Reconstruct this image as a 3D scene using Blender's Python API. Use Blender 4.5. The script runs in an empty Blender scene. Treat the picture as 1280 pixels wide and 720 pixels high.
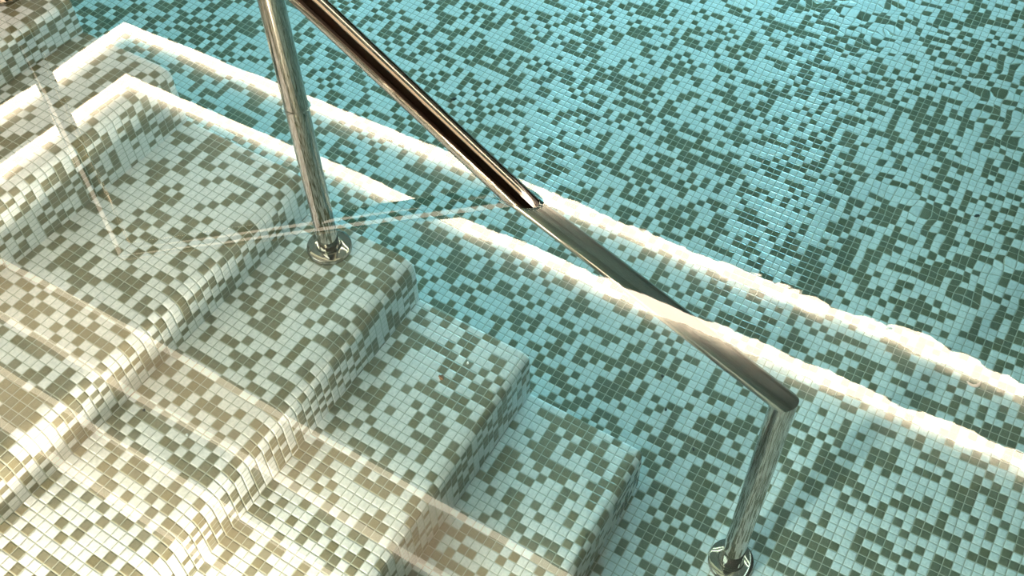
import bpy, bmesh, math, random
from mathutils import Vector, Matrix

random.seed(7)
sc = bpy.context.scene
C = sc.collection

# ------------------------------------------------------------------ camera
F_PX = 1214.77
PITCH, ROLL, YAW = math.radians(49.021), math.radians(-1.8412), math.radians(122.7586)
fw = Vector((math.cos(PITCH) * math.cos(YAW), math.cos(PITCH) * math.sin(YAW), -math.sin(PITCH)))
rt = Vector((math.sin(YAW), -math.cos(YAW), 0.0))
up = rt.cross(fw)
r2 = math.cos(ROLL) * rt + math.sin(ROLL) * up
u2 = -math.sin(ROLL) * rt + math.cos(ROLL) * up
cam = bpy.data.cameras.new('camera')
cam.sensor_width = 36.0
cam.lens = 36.0 * F_PX / 1280.0
cam.clip_start = 0.02
camo = bpy.data.objects.new('camera', cam)
m = Matrix.Identity(4)
for i in range(3):
    m[i][0], m[i][1], m[i][2] = r2[i], u2[i], -fw[i]
m[2][3] = 1.0
camo.matrix_world = m
C.objects.link(camo)
sc.camera = camo

# ------------------------------------------------------------------ look
sc.view_settings.view_transform = 'Standard'
sc.view_settings.look = 'None'
sc.view_settings.exposure = -0.05
sc.view_settings.gamma = 1.0
sc.view_settings.use_curve_mapping = False
cy = sc.cycles
cy.use_denoising = True
cy.denoising_input_passes = 'RGB_ALBEDO_NORMAL'
cy.sample_clamp_indirect = 40.0
cy.max_bounces = 14
cy.transmission_bounces = 10
cy.glossy_bounces = 8
cy.diffuse_bounces = 5
cy.caustics_reflective = True
cy.caustics_refractive = True

SKY = (1.0, 0.91, 0.80)
SKY_STRENGTH = 7.0
LAMP_W = 95.0
LAMP_COL = (1.0, 0.66, 0.52)
POOL_FILL_W = 30.0
POOL_FILL_COL = (0.76, 0.96, 1.0)
LED_STRENGTH = 13.0
LED_COL = (1.0, 0.84, 0.62)
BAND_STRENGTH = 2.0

w = bpy.data.worlds.new('sky')
sc.world = w
w.use_nodes = True
bg = w.node_tree.nodes['Background']
bg.inputs[0].default_value = (*SKY, 1)
bg.inputs[1].default_value = SKY_STRENGTH

# ------------------------------------------------------------------ measured layout (metres, water level z = 0)
XK = [-1.5902, -1.3591, -1.0666, -0.8238, -0.5723, -0.3229]     # foot of each riser
DK = [0.1911, 0.3995, 0.5376, 0.6954, 0.8702, 1.0284]           # depth at that foot
YE = 0.9477                                                      # open end of the flight
TOP0 = 0.035                                                     # depth of the landing
TILE = 0.0173
POOL = (-5.2, 4.2, -0.70, 4.4)                                   # x0 x1 y0 y1
FLOOR_Z = -DK[5]
RAIL_Y = 0.888
PIPE = 0.0200

# ------------------------------------------------------------------ materials
def new_mat(name):
    mt = bpy.data.materials.new(name)
    mt.use_nodes = True
    nt = mt.node_tree
    nt.nodes.clear()
    out = nt.nodes.new('ShaderNodeOutputMaterial')
    return mt, nt, out

class G:
    def __init__(s, nt): s.nt = nt
    def n(s, t, **kw):
        nd = s.nt.nodes.new(t)
        for k, v in kw.items(): setattr(nd, k, v)
        return nd
    def l(s, a, b): s.nt.links.new(a, b)
    def put(s, sock, v):
        if isinstance(v, bpy.types.NodeSocket): s.l(v, sock)
        else: sock.default_value = v
    def math(s, op, a, b=0.0, c=0.0, clamp=False):
        nd = s.n('ShaderNodeMath', operation=op, use_clamp=clamp)
        s.put(nd.inputs[0], a); s.put(nd.inputs[1], b); s.put(nd.inputs[2], c)
        return nd.outputs[0]
    def vmath(s, op, a, b=(0, 0, 0)):
        nd = s.n('ShaderNodeVectorMath', operation=op)
        s.put(nd.inputs[0], a); s.put(nd.inputs[1], b)
        return nd.outputs[0]
    def mixc(s, f, a, b, blend='MIX'):
        nd = s.n('ShaderNodeMix', data_type='RGBA', blend_type=blend)
        s.put(nd.inputs[0], f)
        s.put(nd.inputs[6], a if isinstance(a, bpy.types.NodeSocket) else (*a, 1))
        s.put(nd.inputs[7], b if isinstance(b, bpy.types.NodeSocket) else (*b, 1))
        return nd.outputs[2]
    def smooth(s, v, lo, hi, a=0.0, b=1.0):
        nd = s.n('ShaderNodeMapRange', interpolation_type='SMOOTHSTEP')
        s.put(nd.inputs[0], v)
        for i, q in enumerate((lo, hi, a, b)): nd.inputs[i + 1].default_value = q
        return nd.outputs[0]

def mosaic(name, seed, dark_share=0.45, d1=(0.140, 0.138, 0.074), d2=(0.182, 0.178, 0.112), d3=(0.128, 0.148, 0.108), l1=(0.70, 0.72, 0.70), l2=(0.80, 0.80, 0.78)):
    """Glass mosaic; UV is counted in tiles."""
    mt, nt, out = new_mat(name)
    g = G(nt)
    uv = g.n('ShaderNodeUVMap', uv_map='tiles').outputs[0]
    # hand-laid wobble of the tile sheets
    wob = g.n('ShaderNodeTexNoise'); wob.inputs['Scale'].default_value = 0.12; wob.inputs['Detail'].default_value = 0
    g.l(uv, wob.inputs['Vector'])
    wv = g.vmath('SUBTRACT', wob.outputs['Color'], (0.5, 0.5, 0.5))
    sc_ = g.n('ShaderNodeVectorMath', operation='SCALE'); g.l(wv, sc_.inputs[0]); sc_.inputs['Scale'].default_value = 0.10
    p = g.vmath('MULTIPLY', g.vmath('ADD', uv, sc_.outputs[0]), (1, 1, 0))
    cell = g.vmath('FLOOR', p)
    fr = g.vmath('SUBTRACT', p, cell)
    def wn(vec):
        nd = g.n('ShaderNodeTexWhiteNoise', noise_dimensions='3D'); g.l(vec, nd.inputs['Vector']); return nd
    a = wn(g.vmath('ADD', cell, (seed * 17.0, seed * 5.0, seed)))
    # neighbours share a tone now and then
    big = wn(g.vmath('FLOOR', g.vmath('ADD', g.vmath('MULTIPLY', cell, (0.5, 0.5, 0)), (seed + 0.25, 0.25, 3.3))))
    v = g.math('ADD', g.math('MULTIPLY', a.outputs['Value'], 0.72), g.math('MULTIPLY', big.outputs['Value'], 0.28))
    is_dark = g.math('LESS_THAN', v, dark_share)
    b = wn(g.vmath('ADD', cell, (41.3, seed * 3.1, 7.7)))
    sep = g.n('ShaderNodeSeparateColor'); g.l(b.outputs['Color'], sep.inputs[0])
    light = g.mixc(sep.outputs[0], l1, l2)
    dark = g.mixc(sep.outputs[1], d1, d2)
    dark = g.mixc(g.math('MULTIPLY', sep.outputs[2], 0.6), dark, d3)
    # streaky glass
    st = g.n('ShaderNodeTexNoise'); st.inputs['Scale'].default_value = 3.0; st.inputs['Detail'].default_value = 4
    g.l(uv, st.inputs['Vector'])
    tone = g.smooth(st.outputs[0], 0.3, 0.7, 0.90, 1.06)
    body = g.mixc(is_dark, light, dark)
    hs = g.n('ShaderNodeHueSaturation'); g.l(body, hs.inputs['Color']); g.l(tone, hs.inputs['Value'])
    # grout
    sx = g.n('ShaderNodeSeparateXYZ'); g.l(fr, sx.inputs[0])
    def edge(q): return g.math('MINIMUM', q, g.math('SUBTRACT', 1.0, q))
    d = g.math('MINIMUM', edge(sx.outputs[0]), edge(sx.outputs[1]))
    face = g.smooth(d, 0.030, 0.065)
    col = g.mixc(face, (0.44, 0.42, 0.33), hs.outputs[0])
    bsdf = g.n('ShaderNodeBsdfPrincipled')
    g.l(col, bsdf.inputs['Base Color'])
    g.l(g.smooth(face, 0, 1, 0.8, 0.22), bsdf.inputs['Roughness'])
    bsdf.inputs['IOR'].default_value = 1.16
    bp = g.n('ShaderNodeBump'); bp.inputs['Strength'].default_value = 0.6; bp.inputs['Distance'].default_value = 0.0012
    tilt = g.math('MULTIPLY', g.math('SUBTRACT', sep.outputs[0], 0.5), g.math('SUBTRACT', sx.outputs[0], 0.5))
    h = g.math('ADD', g.smooth(d, 0.02, 0.14), g.math('MULTIPLY', tilt, 0.6))
    g.l(h, bp.inputs['Height']); g.l(bp.outputs[0], bsdf.inputs['Normal'])
    g.l(bsdf.outputs[0], out.inputs[0])
    return mt

def plain(name, col, rough=0.6, metal=0.0, noise=0.06, scale=30):
    mt, nt, out = new_mat(name)
    g = G(nt)
    bsdf = g.n('ShaderNodeBsdfPrincipled')
    tc = g.n('ShaderNodeTexCoord')
    nz = g.n('ShaderNodeTexNoise'); nz.inputs['Scale'].default_value = scale; nz.inputs['Detail'].default_value = 3
    g.l(tc.outputs['Object'], nz.inputs['Vector'])
    c = g.mixc(nz.outputs[0], [x * (1 - noise) for x in col], [min(1, x * (1 + noise)) for x in col])
    g.l(c, bsdf.inputs['Base Color'])
    bsdf.inputs['Roughness'].default_value = rough
    bsdf.inputs['Metallic'].default_value = metal
    g.l(bsdf.outputs[0], out.inputs[0])
    return mt

def steel_mat(name, axis):
    mt, nt, out = new_mat(name)
    g = G(nt)
    bsdf = g.n('ShaderNodeBsdfPrincipled')
    pos = g.n('ShaderNodeNewGeometry').outputs['Position']
    def dot(v, k):
        nd = g.n('ShaderNodeVectorMath', operation='DOT_PRODUCT'); g.l(pos, nd.inputs[0]); nd.inputs[1].default_value = v
        return g.math('MULTIPLY', nd.outputs['Value'], k)
    a = Vector(axis).normalized(); e = a.cross(Vector((0, 1, 0))).normalized()
    cb = g.n('ShaderNodeCombineXYZ')
    for i_, (v, k) in enumerate((((0, 1, 0), 260.0), (tuple(e), 260.0), (tuple(a), 2.0))): g.l(dot(v, k), cb.inputs[i_])
    nz = g.n('ShaderNodeTexNoise'); nz.inputs['Scale'].default_value = 1.0; nz.inputs['Detail'].default_value = 1.5
    g.l(cb.outputs[0], nz.inputs['Vector'])
    bsdf.inputs['Base Color'].default_value = (0.43, 0.385, 0.33, 1)
    bsdf.inputs['Metallic'].default_value = 1.0
    g.l(g.smooth(nz.outputs[0], 0.35, 0.7, 0.02, 0.06), bsdf.inputs['Roughness'])
    bp = g.n('ShaderNodeBump'); bp.inputs['Strength'].default_value = 0.02; bp.inputs['Distance'].default_value = 0.0002
    g.l(nz.outputs[0], bp.inputs['Height']); g.l(bp.outputs[0], bsdf.inputs['Normal'])
    g.l(bsdf.outputs[0], out.inputs[0])
    return mt

def emit_mat(name, col, strength):
    mt, nt, out = new_mat(name)
    g = G(nt)
    e = g.n('ShaderNodeEmission')
    e.inputs[0].default_value = (*col, 1); e.inputs[1].default_value = strength
    g.l(e.outputs[0], out.inputs[0])
    return mt

ABSORB = (0.31, 0.080, 0.040)      # extinction per metre
def water_mat():
    mt, nt, out = new_mat('pool_water')
    g = G(nt)
    tc = g.n('ShaderNodeTexCoord')
    geo = g.n('ShaderNodeNewGeometry')
    pos = geo.outputs['Position']
    sp = g.n('ShaderNodeSeparateXYZ'); g.l(pos, sp.inputs[0])
    # calm beside the steps, choppier out in the open pool
    run = g.math('ADD', g.math('MULTIPLY', sp.outputs[0], 0.62), g.math('MULTIPLY', sp.outputs[1], 0.78))
    open_ = g.smooth(run, -0.1, 0.8)
    far = g.smooth(run, 0.55, 1.05)
    def noise(scale, det=2.0, off=0.0):
        nd = g.n('ShaderNodeTexNoise'); nd.inputs['Scale'].default_value = scale; nd.inputs['Detail'].default_value = det
        g.l(g.vmath('ADD', pos, (off, off * 2, 0)), nd.inputs['Vector']); return nd.outputs[0]
    n1 = noise(3.2, 1.0)
    n2 = noise(17.0, 2.5, 4.0)
    n3 = noise(15.0, 1.0, 9.0)
    patch = g.smooth(noise(2.6, 1.0, 13.0), 0.42, 0.60)
    amp2 = g.math('ADD', 0.000012, g.math('MULTIPLY', open_, 0.00014))
    h = g.math('ADD', g.math('ADD', g.math('MULTIPLY', n1, 0.0005), g.math('MULTIPLY', noise(9.5, 0.5, 21.0), 0.00010)), g.math('MULTIPLY', n2, amp2))
    h = g.math('ADD', h, g.math('MULTIPLY', g.math('MULTIPLY', far, patch), g.math('MULTIPLY', n3, 0.0015)))
    # the water climbs a little where the tubes break the surface
    for mx_, kx in ((-0.9801, 1.0), (-0.5575, 0.54)):
        dx = g.math('MULTIPLY', g.math('SUBTRACT', sp.outputs[0], mx_), kx)
        dy = g.math('SUBTRACT', sp.outputs[1], RAIL_Y)
        dd = g.math('SQRT', g.math('ADD', g.math('MULTIPLY', dx, dx), g.math('MULTIPLY', dy, dy)))
        h = g.math('ADD', h, g.smooth(dd, PIPE, PIPE + 0.004, 0.0006, 0.0))
    bp = g.n('ShaderNodeBump'); bp.inputs['Strength'].default_value = 1.0; bp.inputs['Distance'].default_value = 1.0
    g.l(h, bp.inputs['Height'])
    rf = g.n('ShaderNodeBsdfRefraction'); rf.inputs['IOR'].default_value = 1.333; rf.inputs['Roughness'].default_value = 0.0
    gl = g.n('ShaderNodeBsdfGlossy'); gl.inputs['Roughness'].default_value = 0.0
    fr = g.n('ShaderNodeFresnel'); fr.inputs[0].default_value = 1.333
    for nd in (rf, gl, fr): g.l(bp.outputs[0], nd.inputs['Normal'])
    fac = g.math('ADD', g.math('MULTIPLY', fr.outputs[0], 0.90), 0.10, clamp=True)
    mx = g.n('ShaderNodeMixShader'); g.l(fac, mx.inputs[0]); g.l(rf.outputs[0], mx.inputs[1]); g.l(gl.outputs[0], mx.inputs[2])
    g.l(mx.outputs[0], out.inputs['Surface'])
    va = g.n('ShaderNodeVolumeAbsorption')
    k = max(ABSORB)
    va.inputs['Color'].default_value = (*[1 - a / k for a in ABSORB], 1)
    va.inputs['Density'].default_value = k
    g.l(va.outputs[0], out.inputs['Volume'])
    return mt

M_STEP = [mosaic('mosaic_step', 3 + i, 0.45, (0.220, 0.178, 0.092), (0.285, 0.235, 0.148), (0.215, 0.200, 0.140), (0.78, 0.73, 0.68), (0.85, 0.79, 0.74)) for i in range(1)][0]
M_FLOOR = mosaic('mosaic_floor', 11, 0.455)
M_WALL = mosaic('mosaic_wall', 23, 0.86)  # unseen walls tiled mostly dark to cut bounce and rail reflections
M_STEEL = steel_mat('polished_steel', (0, 0, 1))
M_STEEL_RAIL = steel_mat('polished_steel_rail', (-0.4559, 0, 0.2927))
M_DECK = plain('deck_stone', (0.42, 0.38, 0.32), 0.6)
M_CEIL = plain('ceiling_plaster', (0.86, 0.82, 0.76), 0.9, noise=0.02)
M_TIMBER = plain('dark_wall_panel', (0.06, 0.035, 0.024), 0.5)
M_LED = emit_mat('strip_diffuser', LED_COL, LED_STRENGTH)
M_BAND = emit_mat('lit_soffit_glow', (1.0, 0.74, 0.45), BAND_STRENGTH)  # brightness of lit soffit plaster given as emission
M_BANDE = emit_mat('lit_soffit_glow_rim', (1.0, 0.84, 0.62), BAND_STRENGTH * 2.2)
M_WATER = water_mat()

# ------------------------------------------------------------------ mesh helpers
def link(name, bm, mat, parent=None, smooth=True):
    me = bpy.data.meshes.new(name)
    bm.normal_update()
    bm.to_mesh(me); bm.free()
    me.materials.append(mat)
    if smooth:
        for p in me.polygons: p.use_smooth = True
    o = bpy.data.objects.new(name, me)
    C.objects.link(o)
    if parent is not None: o.parent = parent
    return o

def add_box(bm, x0, x1, y0, y1, z0, z1):
    vs = [bm.verts.new((x, y, z)) for z in (z0, z1) for y in (y0, y1) for x in (x0, x1)]
    for f in ((0, 2, 3, 1), (4, 5, 7, 6), (0, 1, 5, 4), (2, 6, 7, 3), (0, 4, 6, 2), (1, 3, 7, 5)):
        bm.faces.new([vs[i] for i in f])

def box_uv(bm, off=(0.0, 0.0)):
    """tile-counted UVs by dominant axis"""
    uv = bm.loops.layers.uv.new('tiles')
    bm.normal_update()
    for f in bm.faces:
        n = f.normal
        ax = max(range(3), key=lambda i: abs(n[i]))
        for lp in f.loops:
            c = lp.vert.co
            u, v = ((c.y, c.z), (c.x, c.z), (c.x, c.y))[ax]
            lp[uv].uv = (u / TILE + off[0], v / TILE + off[1])

def thing(name, label, cat, loc=(0, 0, 0), group=None):
    o = bpy.data.objects.new(name, None)
    o.location = loc
    C.objects.link(o)
    o['label'] = label; o['category'] = cat
    if group: o['group'] = group
    return o

def tag(o, label, cat, group=None):
    o['label'] = label; o['category'] = cat
    if group: o['group'] = group
    return o

def struct(o, label=None):
    o['kind'] = 'structure'
    if label: o['label'] = label
    return o

def add_tube(bm, p, q, r, seg=48, cut_p=None, cut_q=None, caps=False):
    """round tube from p to q; cut_* = plane normal the end is mitred to"""
    p, q = Vector(p), Vector(q)
    d = (q - p).normalized()
    a = d.orthogonal().normalized() if abs(d.y) > 0.9 else Vector((0, 1, 0))
    b = d.cross(a).normalized()
    rings = []
    for c, n in ((p, cut_p), (q, cut_q)):
        ring = []
        for i in range(seg):
            t = 2 * math.pi * i / seg
            o = c + r * (math.cos(t) * a + math.sin(t) * b)
            if n is not None:
                o = o - d * ((o - c).dot(n) / d.dot(n))
            ring.append(bm.verts.new(o))
        rings.append(ring)
    for i in range(seg):
        j = (i + 1) % seg
        bm.faces.new((rings[0][i], rings[0][j], rings[1][j], rings[1][i]))
    if caps:
        bm.faces.new(list(reversed(rings[0]))); bm.faces.new(rings[1])

def add_lathe(bm, prof, seg=64, c=(0, 0, 0)):
    rings = []
    for r, z in prof:
        rings.append([bm.verts.new((c[0] + r * math.cos(2 * math.pi * i / seg), c[1] + r * math.sin(2 * math.pi * i / seg), c[2] + z)) for i in range(seg)])
    for k in range(len(rings) - 1):
        for i in range(seg):
            j = (i + 1) % seg
            bm.faces.new((rings[k][i], rings[k][j], rings[k + 1][j], rings[k + 1][i]))
    return rings

# ------------------------------------------------------------------ the pool shell
x0, x1, y0, y1 = POOL
bm = bmesh.new()
add_box(bm, x0 - 0.3, x1 + 0.3, y0 - 0.3, y1 + 0.3, FLOOR_Z - 0.25, FLOOR_Z)
box_uv(bm, (0.37, 0.12))
struct(link('floor', bm, M_FLOOR, smooth=False), 'pool floor of pale and olive mosaic tiles')

def pool_wall(name, a):
    bm = bmesh.new(); add_box(bm, *a); box_uv(bm, (0.2, 0.4))
    return struct(link(name, bm, M_WALL, smooth=False))
ZB = FLOOR_Z
pool_wall('wall_near', (x0 - 0.3, x1 + 0.3, y0 - 0.3, y0, ZB, -0.0))
pool_wall('wall_far', (x0 - 0.3, x1 + 0.3, y1, y1 + 0.3, ZB, 0.0))
pool_wall('wall_left', (x0 - 0.3, x0, y0, y1, ZB, 0.0))
pool_wall('wall_right', (x1, x1 + 0.3, y0, y1, ZB, 0.0))
# the spit of deck the stair comes down from
XD = XK[0] - 0.33
pool_wall('wall_landing', (x0, XD, y0, YE, ZB, 0.0))
def deck(name, a):
    bm = bmesh.new(); add_box(bm, *a)
    return struct(link(name, bm, M_DECK, smooth=False))
deck('floor_deck_near', (-9.0, 4.8, -3.5, y0, 0.0, 0.10))
deck('floor_deck_landing', (-9.0, XD, y0, YE, 0.0, 0.10))

# ------------------------------------------------------------------ the room above the water
CZ = 2.2
EAST = 1.3                                        # far edge of the slot added east of the trays for sky light
CX0, CX1, CY0, CY1 = -9.0, 1.1, 0.33, 8.8
LIP = 0.052
L1X, L1Y = -4.52, 2.945          # outer lip of the first light line
L2X, L2Y = -4.20, 2.640          # outer lip of the second
bm = bmesh.new()
# outer soffit (lowest), first tray, second tray
add_box(bm, CX0, CX1, L1Y, CY1, CZ, CZ + 0.45)
add_box(bm, CX0, L1X, CY0, L1Y, CZ, CZ + 0.45)
add_box(bm, L1X, CX1, L2Y, L1Y, CZ + LIP, CZ + 0.45)
add_box(bm, L1X, L2X, CY0, L2Y, CZ + LIP, CZ + 0.45)
add_box(bm, L2X, CX1, CY0, L2Y, CZ + 2 * LIP, CZ + 0.45)
struct(link('ceiling', bm, M_CEIL, smooth=False), 'stepped plaster ceiling over the pool')
bm = bmesh.new()                                  # dark roof behind, with an invented opening that lights the steps from above
SLX0, SLX1, SLY0, SLY1 = -3.8, -1.15, -2.6, 0.05
for a in ((-9.0, SLX0, -3.5, CY0), (SLX1, 4.8, -3.5, CY0), (SLX0, SLX1, -3.5, SLY0), (SLX0, SLX1, SLY1, CY0), (EAST, 4.8, CY0, 8.8)):
    add_box(bm, *a, CZ - 0.10, CZ + 0.25)
struct(link('ceiling_near', bm, M_TIMBER, smooth=False))
bm = bmesh.new(); add_box(bm, 4.8, 5.1, -3.5, 9.1, 0.0, 2.6)
struct(link('wall_east', bm, M_TIMBER, smooth=False))
bm = bmesh.new(); add_box(bm, -9.0, 4.8, -3.8, -3.5, 0.0, 2.6)
struct(link('wall_behind', bm, M_TIMBER, smooth=False))
bm = bmesh.new(); add_box(bm, -9.3, -9.0, -0.5, 9.1, 0.0, 2.6)
struct(link('wall_side', bm, M_TIMBER, smooth=False))
bm = bmesh.new(); add_box(bm, -9.0, 4.8, 8.8, 9.1, 0.0, 2.6)
struct(link('wall_back', bm, M_TIMBER, smooth=False))
deck('floor_deck_back', (-9.0, 4.8, y1, 8.8, 0.0, 0.10))
deck('floor_deck_east', (x1, 4.8, y0, y1, 0.0, 0.10))
deck('floor_deck_side', (-9.0, x0, YE, y1, 0.0, 0.10))

def led(name, label, X, Y, z):
    """an L of luminous profile tucked into the lip of a tray: long arm along +x, short arm towards -y"""
    bm = bmesh.new()
    W, H = 0.052, 0.034
    z += 0.004
    prof = [(0.0005, 0.0), (W * 0.6, 0.0), (W * 0.9, 0.006), (W, 0.014), (W, H - 0.008), (W * 0.85, H), (0.0005, H)]
    rows = []
    for o, dz in prof:
        rows.append([bm.verts.new((CX1 - 0.02, Y - o, z + dz)), bm.verts.new((X + o, Y - o, z + dz)), bm.verts.new((X + o, CY0 + 0.02, z + dz))])
    for a, b in zip(rows, rows[1:]):
        for i in range(2): bm.faces.new((a[i], a[i + 1], b[i + 1], b[i]))
    bm.faces.new([r[0] for r in rows]); bm.faces.new([r[2] for r in reversed(rows)])
    o = link(name, bm, M_LED)
    return tag(o, label, 'light', 'cove light lines mirrored in the water')
led('light_strip', 'outer warm white light line, mirrored farther out across the pool and turning a corner', L1X, L1Y, CZ)
led('light_strip', 'inner warm white light line, mirrored nearer the steps and cut by the rail reflection', L2X, L2Y, CZ + LIP)

def band(label, ya, yb):  # lit near-side cove plaster, its light painted as emission
    t = thing('lit_soffit_band', label, 'light', (-1.0, (ya + yb) / 2, CZ + 2 * LIP - 0.0005), 'lit soffit bands painted as glow, mirrored on the steps')
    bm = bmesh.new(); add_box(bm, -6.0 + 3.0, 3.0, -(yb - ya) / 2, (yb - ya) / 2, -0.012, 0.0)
    link('glow_face', bm, M_BAND, t, False)
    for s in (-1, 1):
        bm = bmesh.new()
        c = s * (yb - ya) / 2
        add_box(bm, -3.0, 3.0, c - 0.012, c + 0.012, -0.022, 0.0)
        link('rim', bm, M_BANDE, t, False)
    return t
band('dim beige lit soffit band, painted as glow, mirrored across the middle of the steps', 1.12, 1.345)
band('dim beige lit soffit band, painted as glow, mirrored lowest, nearest the bottom left corner', 0.735, 0.915)

# ------------------------------------------------------------------ the steps
st = thing('pool_steps', 'flight of submerged mosaic tiled steps with rounded nosings under the handrail', 'steps', (XK[5], (y0 + YE) / 2, FLOOR_Z))
NOSE = [0.03, 0.034, 0.034, 0.040, 0.022, 0.020]
def step(k):
    """step k: tread from the foot of riser k-1 to the nosing, riser down to its own foot"""
    z = -(DK[k - 1] if k else TOP0)
    zf = -DK[k]
    xa = XK[k - 1] if k else XD + 0.0005
    xb = XK[k]
    r = NOSE[k]
    prof = [(xa, z)]
    nflat = 6
    for i in range(1, nflat + 1): prof.append((xa + (xb - r - xa) * i / nflat, z))
    for i in range(1, 13):
        t = math.pi / 2 * i / 12
        prof.append((xb - r + r * math.sin(t), z - r + r * math.cos(t)))
    for i in range(1, 5): prof.append((xb, z - r + (zf - z + r) * i / 4))
    s = [0.0]
    for a, b in zip(prof, prof[1:]): s.append(s[-1] + math.hypot(b[0] - a[0], b[1] - a[1]))
    bm = bmesh.new()
    uv = bm.loops.layers.uv.new('tiles')
    off = 40.0 * k + 0.15
    ya, yb = y0 + 0.0005, YE
    nb = 0.007                                    # small arris at the open end
    ys = [(ya, 0.0), (yb - nb, 0.0), (yb - nb * 0.3, nb * 0.3), (yb, nb)]
    grid = []
    cen = ((xa + xb) / 2, (z + zf) / 2 - 0.05)
    for (px, pz), sv in zip(prof, s):
        row = []
        for yy, ins in ys:
            row.append(bm.verts.new((px - (ins if px > xb - r * 1.01 and pz < z - r * .5 else 0), yy, pz - (ins if pz > z - r * .5 else 0))))
        grid.append(row)
    def setuv(f, d):
        for lp in f.loops: lp[uv].uv = d[lp.vert]
    for i in range(len(prof) - 1):
        for j in range(3):
            vs = (grid[i][j], grid[i + 1][j], grid[i + 1][j + 1], grid[i][j + 1])
            f = bm.faces.new(vs)
            setuv(f, {v: ((v.co.y - YE) / TILE + 0.02, (s[i] if q in (0, 3) else s[i + 1]) / TILE + off) for q, v in enumerate(vs)})
    # end face down to the pool floor, near end, underside
    for side, col in ((3, [g_[3] for g_ in grid]), (0, [g_[0] for g_ in grid])):
        b0 = bm.verts.new((prof[-1][0], ys[side][0], FLOOR_Z - 0.02)); b1 = bm.verts.new((xa, ys[side][0], FLOOR_Z - 0.02))
        loop = col + [b0, b1]
        f = bm.faces.new(loop if side == 3 else list(reversed(loop)))
        for lp in f.loops: lp[uv].uv = (lp.vert.co.x / TILE, lp.vert.co.z / TILE + off)
    bmesh.ops.recalc_face_normals(bm, faces=bm.faces)
    me_o = link('step' if k else 'landing', bm, M_STEP, st)
    me_o.location = (-st.location[0], -st.location[1], -st.location[2])
    # flat shading of the end faces
    for p in me_o.data.polygons:
        if len(p.vertices) > 4: p.use_smooth = False
    return me_o
for k in range(6): step(k)

# ------------------------------------------------------------------ the water
bm = bmesh.new()
add_box(bm, x0 - 0.1, x1 + 0.1, y0 - 0.1, y1 + 0.1, FLOOR_Z - 0.1, 0.0)
struct(link('water', bm, M_WATER, smooth=False), 'clear still pool water over the mosaic floor')

# ------------------------------------------------------------------ handrail
EL = Vector((-0.1016, RAIL_Y, -0.2927))                  # lower mitred elbow
slope = Vector((-0.4559, 0, 0.2927)).normalized()
TOPX = -1.705
tt = (TOPX - EL.x) / slope.x
UP = EL + slope * tt
hr = thing('handrail', 'polished steel tube handrail with three posts running down into the pool', 'handrail', (-0.98, RAIL_Y, -DK[2]))
def hlink(name, bm, parent=hr):
    o = link(name, bm, M_STEEL_RAIL if name == 'rail' else M_STEEL, parent)
    o.data.set_sharp_from_angle(angle=math.radians(35)) if hasattr(o.data, 'set_sharp_from_angle') else None
    return o
def child_off(o, parent):
    o.location = Vector((0, 0, 0)) - parent.location
    return o
down = Vector((0, 0, -1))
nb_ = ((-slope) + Vector((0, 0, 1))).normalized()        # mitre plane normals
bm = bmesh.new()
n_low = (-slope - down).normalized()
n_up = (slope - down).normalized()
mit_low = ((-slope) + down).normalized()                 # bisecting direction of travel = plane normal
mit_up = (slope + down).normalized()
add_tube(bm, UP, EL, PIPE, cut_p=mit_up, cut_q=mit_low)
child_off(hlink('rail', bm), hr)

def post(x, ztop, zbase, cut):
    bm = bmesh.new()
    add_tube(bm, (x, RAIL_Y, zbase), (x, RAIL_Y, ztop), PIPE, cut_q=cut)
    p = child_off(hlink('post', bm), hr)
    bm = bmesh.new()
    R = 0.0425
    add_lathe(bm, [(R - 0.001, 0.0), (R, 0.001), (R, 0.011), (R - 0.0012, 0.0135), (R - 0.004, 0.0145), (0.0245, 0.0150), (0.0235, 0.0165), (0.0232, 0.021), (0.0222, 0.0222), (PIPE - 0.001, 0.0222)], c=(x, RAIL_Y, zbase))
    f = hlink('base_flange', bm, p)
    return p
post(TOPX, UP.z, -TOP0, mit_up)
zj = EL.z + slope.z * ((-0.9801 - EL.x) / slope.x)
post(-0.9801, zj, -DK[2], slope.cross(Vector((0, 1, 0))).normalized())
post(EL.x, EL.z, FLOOR_Z, mit_low)

# ------------------------------------------------------------------ underwater light in the near wall, added fill lights in the far one
def pool_light(loc, facing, label, watts, r=0.075, col=LAMP_COL, group=None, spread=180, tilt=0):
    t = thing('pool_light', label, 'light', loc, group)
    d = Vector(facing)
    rotq = d.to_track_quat('Z', 'Y')
    t.rotation_mode = 'QUATERNION'; t.rotation_quaternion = rotq
    bm = bmesh.new()
    add_lathe(bm, [(r + 0.03, 0.0), (r + 0.03, 0.004), (r + 0.022, 0.010), (r + 0.004, 0.012), (r, 0.006)])
    link('trim_ring', bm, M_STEEL, t)
    la = bpy.data.lights.new('pool_light_beam', 'AREA')
    la.shape = 'DISK'; la.size = 2 * r; la.energy = watts; la.color = col
    lo = bpy.data.objects.new('beam', la)
    C.objects.link(lo); lo.parent = t
    lo.location = (0, 0, 0.012); lo.rotation_euler = (math.pi, 0, 0)
    la.spread = math.radians(spread)
    if tilt:
        aim = Vector((d.x, d.y, math.tan(math.radians(tilt)))).normalized()
        lo.rotation_euler = (rotq.inverted() @ (-aim).to_track_quat('Z', 'Y')).to_euler()
    return t
pool_light((-0.655, y0 + 0.001, -0.608), (0, 1, 0), 'warm round underwater light in the near wall beside the third step', LAMP_W, 0.035)
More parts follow.
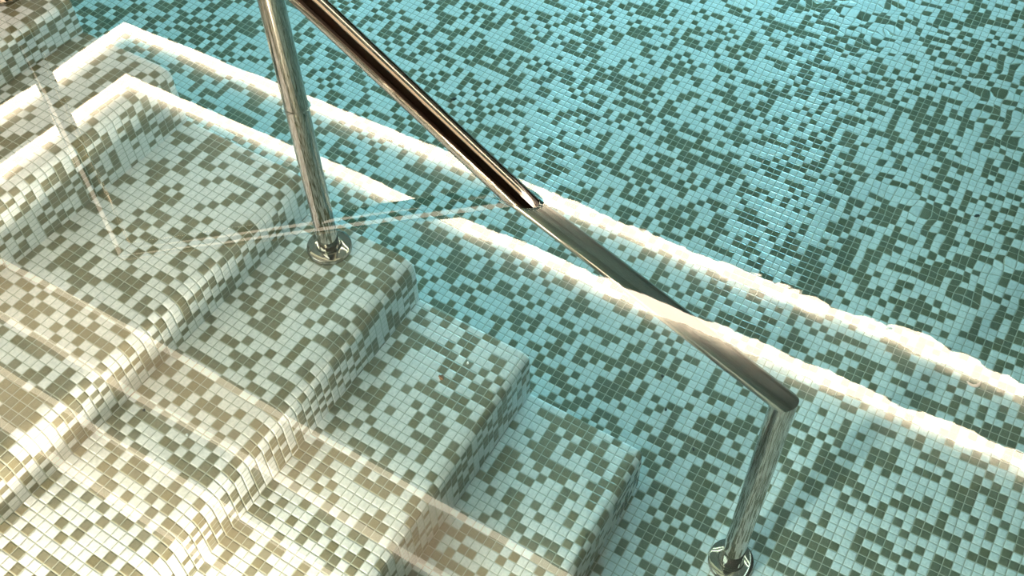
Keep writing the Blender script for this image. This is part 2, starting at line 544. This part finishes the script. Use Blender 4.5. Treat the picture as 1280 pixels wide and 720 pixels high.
for i, x in enumerate((-4.3, -2.9, -1.7, -0.65)):  # added fill lights that brighten the pool floor
    pool_light((x, y1 - 0.001, -0.50), (0, -1, 0), ('first', 'second', 'third', 'fourth')[i] + ' added underwater fill light from the left in the far pool wall', POOL_FILL_W, 0.1, POOL_FILL_COL, 'added underwater fill lights in the far wall', 75, -17)

# ------------------------------------------------------------------ grit and scraps lying about
M_GRIT = plain('dark_grit', (0.025, 0.024, 0.020), 0.8)
M_RUST = plain('rusty_flake', (0.22, 0.09, 0.035), 0.8)
M_PALE = plain('pale_crumb', (0.85, 0.82, 0.76), 0.5)
def crumb(name, label, cat, loc, size, mat, flat=0.55, seed=1, group=None):
    rnd = random.Random(seed)
    bm = bmesh.new()
    bmesh.ops.create_icosphere(bm, subdivisions=2, radius=size)
    for v in bm.verts:
        k = 1 + rnd.uniform(-0.25, 0.25)
        v.co = Vector((v.co.x * k * 1.2, v.co.y * k * 0.85, v.co.z * flat))
    lo = min(v.co.z for v in bm.verts)
    for v in bm.verts: v.co.z -= lo
    o = link(name, bm, mat)
    o.location = loc; o.rotation_euler.z = rnd.uniform(0, 6.28)
    return tag(o, label, cat, group)
ZF = FLOOR_Z
crumb('grit', 'largest dark speck of grit, on the pool floor just above the sloping rail', 'debris', (-1.2173, 1.6397, ZF), 0.0060, M_GRIT, 0.5, 3)
crumb('grit', 'dark speck of grit on the open pool floor above the outer light reflection', 'debris', (0.0572, 1.9017, ZF), 0.0050, M_GRIT, 0.5, 4)
crumb('grit', 'dark speck on the pool floor, first of three in a row beyond the lowest step', 'debris', (-0.3898, 1.1868, ZF), 0.0034, M_GRIT, 0.5, 5, 'grit in a row beyond the steps')
crumb('grit', 'dark speck on the pool floor, middle of three in a row beyond the lowest step', 'debris', (-0.3489, 1.1185, ZF), 0.0034, M_GRIT, 0.5, 6, 'grit in a row beyond the steps')
crumb('grit', 'dark speck on the pool floor, last of three in a row toward the lower post', 'debris', (-0.26, 1.0648, ZF), 0.0034, M_GRIT, 0.5, 7, 'grit in a row beyond the steps')
crumb('grit', 'tiny dark speck on the post tread, just past the riser foot', 'debris', (-1.0280, 0.4444, -DK[2]), 0.0026, M_GRIT, 0.5, 8)
crumb('crumb', 'pale crumb on the post tread among dark tiles', 'debris', (-0.9351, 0.4476, -DK[2]), 0.0026, M_PALE, 0.6, 9)
crumb('flake', 'rusty brown flake on the step below the post', 'debris', (-0.6891, 0.8195, -DK[3]), 0.0055, M_RUST, 0.3, 10)
crumb('crumb', 'pale crumb near the nosing of the step below the post', 'debris', (-0.664, 0.871, -DK[3]), 0.0026, M_PALE, 0.6, 11)
# a curled pale scrap floating on the surface
bm = bmesh.new()
rows = []
for i in range(9):
    t = i / 8 * 2.4 - 1.2
    c = Vector((0.009 * math.sin(t), 0.011 * (1 - math.cos(t)), 0.0008))
    wd = 0.0026 * (1 - 0.7 * abs(t) / 1.2)
    nrm = Vector((math.sin(t), -math.cos(t), 0))
    rows.append([bm.verts.new(c + nrm * wd + Vector((0, 0, h_))) for h_ in (0, 0.0012)] + [bm.verts.new(c - nrm * wd + Vector((0, 0, h_))) for h_ in (0.0012, 0)])
for a, b in zip(rows, rows[1:]):
    for i in range(4): bm.faces.new((a[i], a[(i + 1) % 4], b[(i + 1) % 4], b[i]))
bm.faces.new(rows[0]); bm.faces.new(list(reversed(rows[-1])))
sc_o = link('floating_scrap', bm, M_PALE)
sc_o.location = (0.109, 0.8823, -0.0006); sc_o.rotation_euler.z = math.radians(30)
tag(sc_o, 'small curled white scrap floating between the two light reflections', 'debris')
